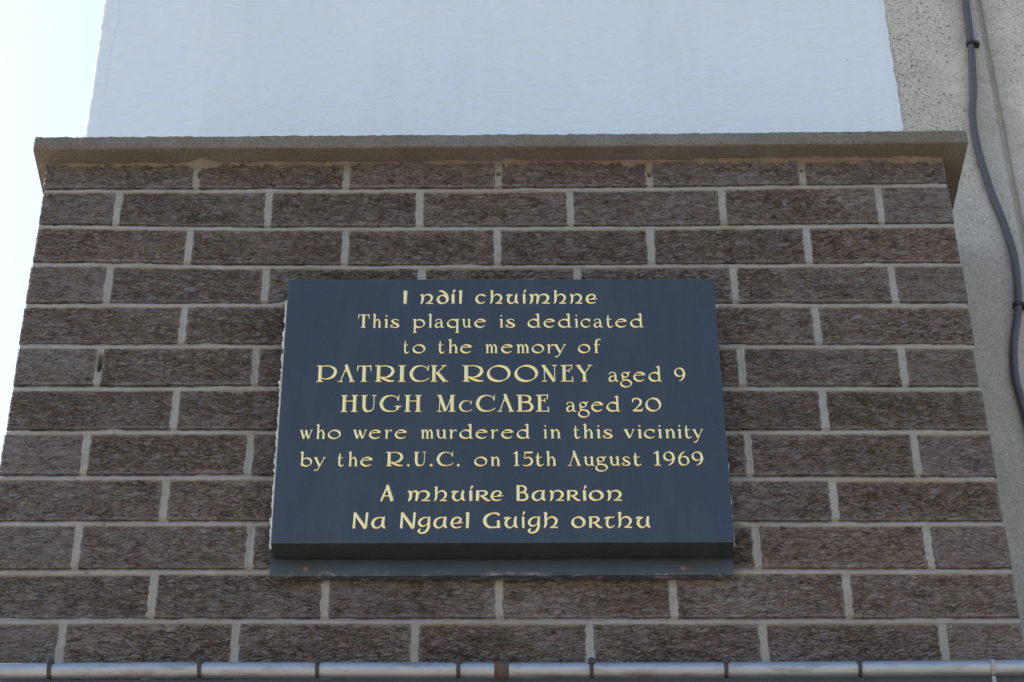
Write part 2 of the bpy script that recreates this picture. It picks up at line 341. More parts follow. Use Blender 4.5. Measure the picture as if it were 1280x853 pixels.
# ------------------------------------------------------------------ the brick pier
PW = 1.345
JX = {1: [.225, .4478, .6744, .8997, 1.1287], 2: [.1126, .3349, .558, .7805, 1.0057, 1.2387], 3: [.224, .4511, .6724, .8963, 1.125],
      4: [.1138, .3393, .5625, .7875, 1.013, 1.2415], 5: [.2271, .45, .675, .9, 1.125], 6: [.1154, .3341, .5625, .7875, 1.0125, 1.2397],
      7: [.2281, .45, .675, .9, 1.1213], 8: [.1124, .335, .5625, .7875, 1.0125, 1.24], 9: [.2263, .45, .675, .9, 1.1213],
      10: [.1171, .3455, .5625, .7875, 1.0125, 1.2395], 11: [.2233, .4466, .6723, .8986, 1.1249], 12: [.1129, .3349, .564, .7883, 1.0113, 1.2421],
      13: [.225, .45, .675, .9, 1.125]}
BED = {0: ([0, 1.345], [-.0245, -.0165]), 1: ([.1, .45, .67, .9, 1.3], [-.0032, -.0031, -.0024, -.0003, .0066]), 2: ([.06, .34, .7, .9, 1.28], [.0014, -.0038, -.0022, -.0022, .0024]),
       3: ([.07, .28, .5, .7, .88, 1.27], [.0036, -.0008, -.0026, -.0019, -.0011, .0011]), 4: ([.13, 1.26], [.0025, .0004]), 5: ([.2, 1.26], [.002, 0]), 6: ([.2, 1.26], [.0028, 0]),
       7: ([.23, 1.14], [.0025, 0]), 8: ([.22, 1.24], [.0014, -.0036]), 9: ([.22, 1.16], [.0024, -.0015]), 10: ([.23, 1.25], [.0012, -.0013]), 11: ([.23, .79, 1.15], [.001, -.0014, -.002])}
def bedz(k, x):
    x = np.asarray(x, float)
    d = np.interp(x, *BED[k]) if k in BED else np.zeros_like(x)
    return -.075*k*(k > 0)+d+(.0006*noise(x*9, x*0+k*3.3) if k else 0)
HJ = .0056; VJ = .0046
def brick_patch(ulen, vlen, seed, step, rough=1.0):
    """height field of one rustic brick face: u along, v up, h outwards; the outer ring is the skirt"""
    nu, nv = max(6, int(ulen/step*.75)), max(6, int(vlen/step*2.1))
    u = np.concatenate([[0], np.linspace(0, ulen, nu), [ulen]]); v = np.concatenate([[0], np.linspace(0, vlen, nv), [vlen]])
    U, Vv = np.meshgrid(u, v)
    ou, ov = seed*3.713, seed*1.917
    a, b = U+ou, Vv+ov
    wv = b+.0015*noise(a*55, b*60, 1)+.0009*noise(a*150, b*120, 2)
    def flakes(fu, fv, k, A_):                               # bark-like flakes: each swells towards its lower lip, then steps back in
        ph = wv*fv+1.1*noise(a*fu, b*fv*.28, k)+.5*noise(a*fu*2.6, b*fv*.6, k+1)
        f = ph-np.floor(ph)
        saw = np.where(f < .10, f/.10, (1-(f-.10)/.90)**1.3)
        return A_*saw*np.clip(.5+1.1*noise(a*fu*1.3, b*fv*.5, k+2), 0, 1.2)
    n1 = noise(a*36, wv*150, 3); n3 = noise(a*24, wv*110, 5)
    cr = .0030*np.exp(-(n1/.12)**2)+.0034*np.exp(-(n3/.07)**2)
    strength = .55+.45*np.clip(.5+.9*noise(a*9, b*12, 6), 0, 1)
    h = flakes(52, 175, 61, .0052)+flakes(95, 310, 71, .0032)-.0056+.0009*noise(a*14, b*20, 9)+.0004*noise(a*240, b*300, 8)-cr
    h = (h+.0012)*strength*rough-.0012
    e = .0014*noise(a*50, b*60, 10)+.0010*noise(a*190, b*190, 11)
    R = .0050
    du = np.full_like(U, 1.)
    if True: du = np.minimum(np.minimum(U, ulen-U), np.minimum(Vv, vlen-Vv))+e*.9
    t = np.clip(1-du/R, 0, 1)
    h = h*(1-.85*t)-.0012*t-R*.6*(1-np.sqrt(np.maximum(0, 1-t**2)))
    h[0, :] = h[-1, :] = -.009; h[:, 0] = h[:, -1] = -.015
    return U, Vv, h
pier = thing('brick_pier', 'dark brown rustic brick pier with grey mortar under a thin concrete coping', 'pier', (PW/2, D/2, -Z0))
BV, BF, BT, off = [], [], [], 0
rs = np.random.default_rng(21)
def add_patch(P, tone, flip=False):
    global off
    ny, nx = P.shape[:2]; BV.append(P.reshape(-1, 3)); BF.append(grid_faces(ny, nx, flip)+off); BT.append(np.full(ny*nx, tone)); off += ny*nx
seed = 0
for r in range(1, 14):
    ed = [-.0052]+list(JX[r])+[PW+.0052]
    for i in range(len(ed)-1):
        x0, x1 = ed[i]+VJ+rs.normal(0, .0006), ed[i+1]-VJ+rs.normal(0, .0006)
        if i == 0: x0 = rs.normal(0, .0012)
        if i == len(ed)-2: x1 = PW+rs.normal(0, .0012)
        seed += 1
        zt, zb = (float(bedz(r-1, (x0+x1)/2))-(HJ if r > 1 else .002)), float(bedz(r, (x0+x1)/2))+HJ
        U, Vv, h = brick_patch(x1-x0, zt-zb, seed, .00135, (.5 if x1-x0 < .13 else .8+.3*rs.random()))
        Xw = x0+U; q = Vv/(zt-zb)
        zlo = bedz(r, Xw)+HJ; zhi = bedz(r-1, Xw)-(HJ if r > 1 else .001)
        Zw = zlo+(zhi-zlo)*q
        xm = (x0+x1)/2
        tone = np.clip(.12+.55*(xm/PW)*(r/12)+rs.normal(0, .2), 0, 1)
        add_patch(np.stack([Xw, -(h+rs.normal(0, .0006)), Zw], -1), tone)
    for side in (0, 1):
        spans = [(.0065, .1025), (.1125, D+.004)] if r % 2 else [(.0065, D+.004)]
        for y0, y1 in spans:
            seed += 1
            zt, zb = float(bedz(r-1, side*PW))-(HJ if r > 1 else .002), float(bedz(r, side*PW))+HJ
            U, Vv, h = brick_patch(y1-y0, zt-zb, seed, .003)
            add_patch(np.stack([(PW+h) if side else -h, y0+U+.0005, zb+Vv], -1), np.clip(.2+rs.normal(0, .15), 0, 1), flip=(side == 0))
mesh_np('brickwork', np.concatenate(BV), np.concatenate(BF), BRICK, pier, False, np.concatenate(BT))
# mortar: struck beds, hollow upright joints, a few holes and smears
xs = np.arange(.0015, PW-.0012, .0015); zs = np.arange(-.985, -.0155, .0013)
Xg, Zg = np.meshgrid(xs, zs)
bd = np.full(Xg.shape, 9.); vd = np.full(Xg.shape, 9.)
beds = [bedz(k, xs) for k in range(0, 14)]
for k in range(1, 14):
    s = Zg-beds[k][None]; bd = np.where(np.abs(s) < np.abs(bd), s, bd)
for r in range(1, 14):
    inr = (Zg < beds[r-1][None]) & (Zg >= beds[r][None])
    dd = np.full(Xg.shape, 9.)
    for j in JX[r]:
        s = Xg-j-.0008*noise(Zg*60, Zg*0+j*50); dd = np.where(np.abs(s) < np.abs(dd), s, dd)
    vd = np.where(inr, dd, vd)
tb = np.clip(bd/HJ, -1.6, 1.6)
hb = -.0012-.0062*(1/(1+np.exp(-(tb-.12)*5.5)))
vd = vd/(.90+.16*noise(Xg*30, Zg*90, 39)+.16*noise(Xg*60, Zg*260, 46))
tv = np.clip(vd/HJ, -1.6, 1.6)
hv = -.0032+.0014*tv**2
h = np.where((np.abs(bd) < HJ*1.1) | (np.abs(vd) > HJ*1.35), hb, hv)
md = np.minimum(np.abs(bd), np.abs(vd))
h -= np.clip(md-HJ*.95, 0, 1)*2.4
h += .0009*noise(Xg*45, Zg*60, 40)+.0008*noise(Xg*110, Zg*130, 31)+.0005*noise(Xg*260, Zg*260, 32)
sm = noise(Xg*16, Zg*22, 33); h += .0042*np.clip(sm-.30, 0, 1)+.0012*np.clip(noise(Xg*30, Zg*40, 34)-.2, 0, 1)
h += .0075*np.exp(-((Xg-.366)/.012)**2-((Zg+.735)/.045)**2)*np.clip(.5+noise(Xg*50, Zg*40, 37), 0, 1.2)+.007*np.exp(-((Xg-.3655)/.011)**2-((Zg+.305)/.022)**2)*np.clip(.6+noise(Xg*60, Zg*60, 47), 0, 1.2)+.005*np.exp(-((Xg-.99)/.012)**2-((Zg+.72)/.06)**2)*np.clip(.4+noise(Xg*50, Zg*40, 38), 0, 1.2)
dep = (beds[0][None]-Zg)                                     # bedding squeezed out under the coping
sq = .0042*np.clip(.22+.9*noise(Xg*24, Zg*10, 35)+.5*noise(Xg*80, Zg*60, 36), 0, 1.2)-np.clip(dep-.0005, 0, 1)*1.1
sq += .012*np.exp(-((Xg-.232)/.02)**2)*np.clip(1-dep/.028, 0, 1)+.006*np.exp(-((Xg-.69)/.012)**2)*np.clip(1-dep/.016, 0, 1)
h = np.where(dep < .03, np.maximum(h, sq), h)
for hx, hz, rx, rz, dp in ((.1165, -.401, .0042, .015, .022), (.229, -.047, .0025, .007, .012), (.6747, -.046, .003, .004, .012), (.8995, -.047, .003, .0045, .012), (1.1285, -.040, .0026, .003, .012),
                           (.150, -.676, .002, .0018, .006), (.135, -.752, .002, .0016, .006), (.35, -.757, .003, .0022, .006)):
    h -= dp*np.exp(-(((Xg-hx)/rx)**2+((Zg-hz)/rz)**2)**2)
h += .004*np.exp(-(((Xg-.122)/.003)**2+((Zg-.0+.409)/.005)**2))
F = grid_faces(*Xg.shape)
keep = (Xg > .345) & (Xg < .385) & (Zg < -.27) & (Zg > -.35) | (Xg > .345) & (Xg < .385) & (Zg < -.66) & (Zg > -.80) | (Xg > .97) & (Xg < 1.01) & (Zg < -.6) & (Zg > -.82) | (np.minimum(np.abs(bd), np.abs(vd)) < .0115) | (dep < .045)
F = F[keep.ravel()[F].any(1)]
used = np.zeros(Xg.size, int); used[F.ravel()] = 1; idx = np.cumsum(used)-1
V = np.stack([Xg, -h, Zg], -1).reshape(-1, 3)[used > 0]
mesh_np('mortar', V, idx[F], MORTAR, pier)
bm = bmesh.new(); box(bm, .0055, PW-.0055, .034, D+.02, -Z0, -.03); bm_obj('core', bm, MORTAR, pier)
# coping slab, a little out of level, with worn arrises
def coping():
    o, xa, xb, zt, th = .032, -.0165, 1.3765, .003, .0255
    prof = [(D+.01, zt-th), (.03, zt-th), (.0, zt-th), (-o+.0025, zt-th), (-o+.0006, zt-th+.0007), (-o, zt-th+.003), (-o, zt-th*.6), (-o, zt-th*.3), (-o, zt-.0035), (-o+.0012, zt-.0008), (-o+.005, zt), (.02, zt), (D+.01, zt)]
    pr = np.array([(y, z) for y, z in prof])
    # finer profile
    q = np.concatenate([np.linspace(pr[i], pr[i+1], max(2, int(np.linalg.norm(pr[i+1]-pr[i])/.004)+1))[:-1] for i in range(len(pr)-1)]+[pr[-1:]])
    xs = np.concatenate([[xa, xa+.001, xa+.003], np.arange(xa+.006, xb-.005, .004), [xb-.003, xb-.001, xb]])
    X, K = np.meshgrid(xs, np.arange(len(q))); Yp, Zp = q[K, 0], q[K, 1]
    end = np.clip(1-np.minimum(X-xa, xb-X)/.003, 0, 1)**2*.0012
    Yp = Yp+np.where(Yp < -.01, end, 0)
    a = .0007*noise(X*90, K*.45, 41)+.0005*noise(X*240, K*1.1, 42)+.0008*noise(X*18, K*.2, 43)
    edge = ((Yp < -o+.006))
    Zp = Zp+np.where(Zp > zt-.003, .0013*noise(X*70, X*0, 44)+.0009*noise(X*210, X*0+3, 45), 0)-np.where(Zp > zt-.003, end, 0)
    Yp = Yp-np.where(edge, a, 0); Zp = Zp+np.where(~edge & (Zp < zt-th+.001), a*.6, 0)
    Zp = Zp+(X-.67)*.0072+np.clip(X-.95, 0, 1)*.006
    V = np.stack([X, Yp, Zp], -1); n, mx = X.shape
    F = grid_faces(n, mx)
    i = np.arange(n*mx).reshape(n, mx)
    Vl = V.reshape(-1, 3); caps = []
    half = n//2
    for col, fl in ((0, 0), (mx-1, 1)):                    # close both ends: strips between mirrored profile points
        for t in range(half-1):
            f = [i[t, col], i[t+1, col], i[n-2-t, col], i[n-1-t, col]]
            caps.append(f if not fl else f[::-1])
    return mesh_np('coping', Vl, np.concatenate([F, np.array(caps)]), COPING, pier)
coping()

# ------------------------------------------------------------------ the plaque
PX0, PX1, PZ0, PZ1, PY = .3778, .9772, -.7415, -.2965, -.050
pl = thing('memorial_plaque', 'polished black granite plaque with gilded lettering fixed to the brick pier', 'plaque', ((PX0+PX1)/2, 0, PZ0))
bm = bmesh.new(); box(bm, PX0, PX1, PY, -.0140, PZ0, PZ1, .0011); bm_obj('granite_slab', bm, GRANITE, pl)
bm = bmesh.new(); box(bm, PX0+.004, PX1-.004, -.0138, -.002, PZ1-.02-.0, PZ1-.006); box(bm, PX0+.004, PX0+.05, -.0138, -.002, PZ0+.05, PZ1-.021); box(bm, PX1-.05, PX1-.004, -.0138, -.002, PZ0+.05, PZ1-.021)
bm_obj('rear_packing', bm, SAWN, pl)
# lower batten with a hollow face, standing proud of the brick
prof = [(-.002, -.7672), (-.0125, -.7672), (-.0136, -.7662), (-.0136, -.758), (-.0132, -.752), (-.0124, -.746), (-.0110, -.741), (-.0100, -.736), (-.0100, -.715), (-.002, -.715)]
bx0, bx1 = .3750, .9778
xsb = np.concatenate([[bx0, bx0+.001], np.linspace(bx0+.004, bx1-.004, 120), [bx1-.001, bx1]])
V = np.array([[(x, y-(.0005*noise(x*30, z*40, 51)), z+.0005*noise(x*26, z*10, 52)) for x in xsb] for y, z in prof]); n, mx = V.shape[:2]
i = np.arange(n*mx).reshape(n, mx)
caps = [[i[t, c], i[t+1, c], i[n-2-t, c], i[n-1-t, c]] for c in (0, mx-1) for t in range(n//2-1)]
bt = mesh_np('batten', V.reshape(-1, 3), np.concatenate([grid_faces(n, mx), np.array(caps)]), BATTEN, pl, False)
for sx in (.4215, .9125):
    bm = bmesh.new(); bmesh.ops.create_cone(bm, cap_ends=True, segments=18, radius1=.0042, radius2=.0034, depth=.0016, matrix=Matrix.Translation((sx, -.0140, -.7575)) @ Matrix.Rotation(math.pi/2, 4, 'X'))
    box(bm, sx-.0028, sx+.0028, -.0155, -.0146, -.7579, -.7571); o = bm_obj('screw', bm, SCREW, bt)
    o.location = (0, 0, 0)
# sealant squeezed along the left arris, crumbs of it on the right
def bead(x, z0, z1, y, r, sd, out):
    zz = np.arange(z0, z1, .0022); n = len(zz)
    rr = r*(.75+.55*noise(zz*70, zz*0+sd)+.45*noise(zz*230, zz*0+sd+4)); rr = np.clip(rr, .0009, .01)
    rr[0] = rr[-1] = .0004
    px = x+out*(rr*.25)+.0007*noise(zz*35, zz*0+sd+9)
    Vb, Fb = tube(np.stack([px, np.full(n, y), zz], 1), rr, 10)
    return mesh_np('sealant', Vb, Fb, SEAL, pl)
bead(PX0-.0012, -.736, -.314, -.028, .0038, 1, -1)
bead(PX1+.0005, -.738, -.60, -.034, .0016, 5, 1); bead(PX1+.0005, -.58, -.545, -.034, .0014, 8, 1)
for x0, x1 in ((.3735, .3815), (.974, .9835)):
    bm = bmesh.new(); box(bm, x0, x1, -.024, -.018, -.327 if x0 < .5 else -.3265, -.317 if x0 < .5 else -.322, .0006); bm_obj('packer', bm, SEAL, pl)

# ---- lettering: pen strokes (centre line + pen width) for every character of the inscription
def _cat(pts, n=10):
    P = [np.array(p, float) for p in pts]
    P = [2*P[0]-P[1]] + P + [2*P[-1]-P[-2]]
    out = []
    for i in range(1, len(P)-2):
        a, b, c, d = P[i-1:i+3]
        for t in np.linspace(0, 1, n, endpoint=False):
            out.append(.5*((2*b)+(c-a)*t+(2*a-5*b+4*c-d)*t*t+(3*b-a-3*c+d)*t**3))
    out.append(P[-2])
    return np.array(out)
def L(x0, y0, x1, y1, w, w1=None):
    return ('p', np.array([(x0, y0), (x1, y1)], float), [w, w if w1 is None else w1])
def S(*pts, w=None):
    c = _cat(pts)
    if isinstance(w, (list, tuple)) and not isinstance(w[0], str):
        ww = np.interp(np.linspace(0, 1, len(c)), np.linspace(0, 1, len(w)), w)
    else: ww = w
    return ('p', c, ww)
def A(cx, cy, rx, ry, a0, a1, w):
    t = np.radians(np.linspace(a0, a1, max(8, int(abs(a1-a0)/9)+1)))
    return ('p', np.stack([cx+rx*np.cos(t), cy+ry*np.sin(t)], 1), w)
def ribbon(st):
    _, c, w = st
    d = np.gradient(c, axis=0) if len(c) > 2 else np.repeat((c[1]-c[0])[None], 2, 0)
    d = d/np.maximum(np.linalg.norm(d, axis=1, keepdims=True), 1e-9)
    if isinstance(w, tuple):
        W, T, ang = w
        phi = np.arctan2(d[:, 1], d[:, 0])-math.radians(ang)
        w = np.sqrt((W*np.sin(phi))**2+(T*np.cos(phi))**2)
    w = np.broadcast_to(np.asarray(w, float), (len(c),))
    n = np.stack([-d[:, 1], d[:, 0]], 1)*w[:, None]*.5
    return c+n, c-n
SW, HW = .25, .085                       # stem and hairline, lower case
N = (.25, .075, 38)
def ft(x, y=.04, a=.17, b=.17): return L(x-a, y, x+b, y, HW)
def fl(x, y): return L(x-.23, y-.12, x+.02, y-.02, .09, .15)
def st(x, y0, y1, w=SW): return L(x, y0, x, y1, w)
ROM = {
 'o': [A(.66, .5, .58, .45, 0, 360, N)],
 'c': [A(.62, .5, .54, .45, 38, 320, N), L(1.06, .99, 1.0, .62, .05, .16)],
 'e': [A(.62, .5, .54, .45, 22, 322, N), S((.12, .6), (.5, .66), (1.15, .7), w=.09)],
 'a': [S((.14, .72), (.2, .92), (.5, .96), (.72, .86), (.78, .6), w=[.18, .08, .09, .16, .24]), st(.78, .64, .1, .24), L(.74, .06, 1.06, .04, .11),
       S((.76, .56), (.4, .56), (.14, .32), (.2, .07), (.48, .06), (.76, .22), w=[.07, .09, .22, .2, .1, .07])],
 'd': [A(.62, .49, .52, .44, 40, 322, N), st(1.05, 1.57, .02, .22), fl(1.03, 1.6), L(1.0, .04, 1.28, .04, .09)],
 'q': [A(.62, .49, .52, .44, 40, 322, N), st(1.05, .98, -.55, .22), ft(1.05, -.55, .2, .2), L(1.05, .93, 1.25, .95, .08)],
 'p': [st(.2, .97, -.55, .22), fl(.2, 1.0), ft(.2, -.55, .2, .2), A(.66, .48, .52, .44, 140, -140, (.24, .075, 38))],
 'b': [st(.2, 1.57, .05, .22), fl(.2, 1.6), A(.66, .47, .52, .43, 140, -150, (.24, .075, 38))],
 'g': [A(.5, .7, .3, .25, 0, 360, (.2, .07, 30)), S((.74, .86), (.86, .95), (1.0, .98), w=[.07, .1, .16]),
       S((.32, .5), (.2, .34), (.36, .2), (.6, .14), w=[.08, .12, .16, .1]), A(.56, -.2, .5, .36, 70, 430, (.21, .07, 38))],
 'h': [st(.2, 1.57, .03), fl(.2, 1.6), ft(.2), S((.28, .66), (.46, .9), (.7, .93), (.86, .62), w=[.06, .1, .17, .24]), st(.86, .66, .03), ft(.86)],
 'n': [st(.2, .96, .03), fl(.2, 1.0), ft(.2), S((.28, .66), (.46, .9), (.7, .93), (.86, .62), w=[.06, .1, .17, .24]), st(.86, .66, .03), ft(.86)],
 'm': [st(.2, .96, .03), fl(.2, 1.0), ft(.2), S((.28, .66), (.42, .9), (.6, .93), (.74, .62), w=[.06, .1, .17, .24]), st(.74, .66, .03), ft(.74),
       S((.82, .66), (.96, .9), (1.14, .93), (1.28, .62), w=[.06, .1, .17, .24]), st(1.28, .66, .03), ft(1.28)],
 'r': [st(.2, .96, .03), fl(.2, 1.0), ft(.2), S((.3, .6), (.42, .84), (.62, .94), (.82, .86), w=[.05, .08, .12, .2])],
 'i': [st(.2, .96, .03), fl(.2, 1.0), ft(.2), L(.1, 1.36, .27, 1.36, .17)],
 'l': [st(.2, 1.57, .03), fl(.2, 1.6), ft(.2)],
 't': [S((.3, 1.4), (.28, .9), (.28, .3), (.42, .07), (.66, .06), (.86, .2), w=[.12, .28, .28, .24, .11, .07]), L(.04, .92, .7, .94, .08)],
 'u': [S((.2, .95), (.2, .4), (.34, .12), (.58, .08), (.82, .3), w=[.24, .24, .18, .1, .06]), fl(.2, 1.0), st(.86, .96, .03), fl(.86, 1.0), L(.84, .04, 1.1, .04, .09)],
 's': [S((.84, .78), (.72, .93), (.46, .95), (.26, .78), (.46, .56), (.8, .34), (.78, .12), (.5, .04), (.2, .1), (.12, .26), (.28, .32), (.34, .24), w=[.14, .08, .09, .18, .25, .24, .17, .1, .1, .08, .07, .08])],
 'v': [L(.16, .95, .54, .03, .25), L(.92, .95, .56, .03, .08), ft(.16, .95, .16, .18), ft(.92, .95, .14, .12)],
 'w': [L(.16, .95, .46, .03, .24), L(.72, .95, .48, .03, .08), L(.66, .95, .98, .03, .24), L(1.28, .95, 1.0, .03, .08), ft(.16, .95, .16, .18), ft(1.28, .95, .14, .12)],
 'y': [L(.16, .95, .58, .06, .25), S((1.02, .95), (.62, .1), (.42, -.3), (.22, -.44), (.1, -.38), w=[.08, .09, .1, .1, .18]), ft(.16, .95, .16, .18), ft(1.02, .95, .14, .12)],
 'f': [S((.3, .03), (.3, .9), (.34, 1.36), (.54, 1.56), (.76, 1.52), w=[.24, .24, .22, .1, .16]), L(.06, .93, .66, .95, .08), ft(.3)],
 '.': [A(.1, .1, .09, .09, 0, 360, .1), L(.02, .1, .18, .1, .16)],
}
CS, CH = .235, .055                       # capitals, cap height 1
def cf(x, y, a=.2, b=.2): return L(x-a, y, x+b, y, CH)
CN = (.21, .05, 32)
LO, HI = .028, .972
ROMCAP = {
 'T': [st(.5, .97, .03, CS), cf(.5, LO), L(.08, .95, .92, .95, .06), L(.1, .96, .05, .64, .1, .04), L(.9, .99, .95, .64, .1, .04)],
 'P': [st(.22, .97, .03, CS), cf(.22, LO), L(0, HI, .3, HI, CH), S((.3, .95), (.75, .96), (1.1, .8), (1.16, .56), (.98, .3), (.62, .18), (.28, .24), w=[.05, .06, .17, .22, .16, .06, .05])],
 'R': [st(.22, .97, .03, CS), cf(.22, LO), L(0, HI, .3, HI, CH), S((.3, .95), (.72, .96), (1.04, .82), (1.1, .6), (.94, .38), (.66, .27), (.3, .3), w=[.05, .06, .17, .22, .16, .06, .05]),
       S((.34, .24), (.6, .16), (.88, .06), (1.2, .05), w=[.05, .15, .14, .05])],
 'A': [L(.16, .03, .55, .98, .06), L(.5, 1.03, .94, .03, .215), L(.4, .64, .72, .64, .05), cf(.16, LO, .16, .16), cf(.94, LO, .2, .16)],
 'I': [st(.22, .97, .03, CS), cf(.22, LO), cf(.22, HI)],
 'C': [S((1.04, .74), (.9, .9), (.6, .965), (.28, .85), (.11, .5), (.27, .15), (.62, .04), (.93, .1), (1.1, .22), w=[.05, .05, .06, .15, .22, .17, .07, .05, .05]), L(1.08, 1.0, 1.04, .67, .05, .085)],
 'K': [st(.22, .97, .03, CS), cf(.22, LO), cf(.22, HI), L(.9, .97, .36, .5, .06), L(.42, .58, .92, .03, .22), cf(.86, HI, .18, .16), cf(.92, LO, .14, .2)],
 'O': [A(.68, .5, .58, .46, 0, 360, CN)],
 'N': [L(.2, .97, .2, .03, .06), L(.14, .98, .86, .02, .23), L(.88, .97, .88, .03, .06), cf(.2, LO, .16, .16), L(0, HI, .26, HI, CH), cf(.88, HI, .16, .16)],
 'E': [st(.24, .97, .03, CS), L(0, LO, .82, LO, CH), L(0, HI, .78, HI, CH), L(.24, .66, .6, .66, .05), L(.78, 1.02, .76, .72, .07), L(.84, -.03, .8, .28, .08), L(.6, .78, .6, .54, .06)],
 'Y': [L(.2, .97, .62, .48, .22), L(1.08, .97, .66, .48, .06), st(.64, .54, .03, CS), cf(.64, LO), cf(.2, HI, .18, .2), cf(1.06, HI, .18, .16)],
 'H': [st(.22, .97, .03, CS), cf(.22, LO), cf(.22, HI), st(.88, .97, .03, CS), cf(.88, LO), cf(.88, HI), L(.22, .64, .88, .64, .05)],
 'U': [S((.2, .97), (.2, .35), (.3, .1), (.52, .05), (.74, .14), (.82, .4), (.82, .97), w=[.23, .23, .19, .08, .06, .055, .055]), cf(.2, HI, .19, .2), cf(.82, HI, .14, .14)],
 'G': [S((1.04, .74), (.9, .9), (.6, .965), (.28, .85), (.11, .5), (.27, .15), (.62, .04), (.9, .08), (1.04, .18), w=[.05, .05, .06, .15, .22, .17, .07, .05, .05]), L(1.08, 1.0, 1.04, .67, .05, .085), L(.84, .33, 1.24, .33, .05), L(1.06, .34, .98, .14, .18, .1)],
 'M': [L(.18, .97, .14, .03, .06), L(.16, .98, .52, .04, .21), L(.9, .97, .54, .04, .06), st(.92, .97, .03, CS), cf(.14, LO, .14, .14), L(0, HI, .26, HI, CH), cf(.92, HI, .12, .18), cf(.92, LO, .2, .2)],
 'B': [st(.22, .97, .03, CS), L(0, LO, .6, LO, CH), L(0, HI, .56, HI, CH), S((.5, .97), (.78, .9), (.84, .76), (.74, .6), (.3, .55), w=[.05, .13, .19, .12, .05]),
       S((.3, .55), (.78, .52), (.96, .3), (.82, .08), (.5, .03), w=[.05, .11, .21, .14, .05])],
 '9': [A(.46, .66, .36, .29, 0, 360, (.19, .05, 20)), S((.84, .74), (.86, .5), (.7, .2), (.4, .02), w=[.12, .18, .13, .04])],
 '6': [A(.5, .34, .38, .3, 0, 360, (.19, .05, 20)), S((.1, .26), (.12, .54), (.34, .84), (.62, .98), w=[.12, .18, .13, .04])],
 '2': [S((.1, .66), (.12, .86), (.4, .95), (.7, .8), (.68, .56), (.42, .3), (.1, .06), w=[.06, .14, .09, .19, .17, .07, .06]), L(.08, .07, .8, .07, .14), L(.84, .26, .78, .05, .05, .1)],
 '0': [A(.6, .5, .5, .45, 0, 360, CN)],
 '1': [st(.3, 1.0, .03, .2), L(.04, .84, .26, .98, .07), cf(.3, LO, .24, .22)],
 '5': [L(.16, .94, .82, .95, .12, .14), L(.2, .95, .16, .52, .06), S((.16, .52), (.5, .6), (.76, .4), (.66, .14), (.34, .02), (.04, .06), w=[.05, .09, .2, .17, .08, .06])],
}
U1, U2 = .27, .1
UN = (.28, .1, 22)
_arch = S((.24, .66), (.46, .9), (.8, .95), (1.06, .72), (1.0, .4), (.76, .15), (.56, .07), w=[.06, .11, .18, .25, .2, .1, .08])
_foot = L(.52, .055, 1.16, .05, .1, .14)
def acute(x): return L(x, 1.13, x+.15, 1.42, .1, .2)
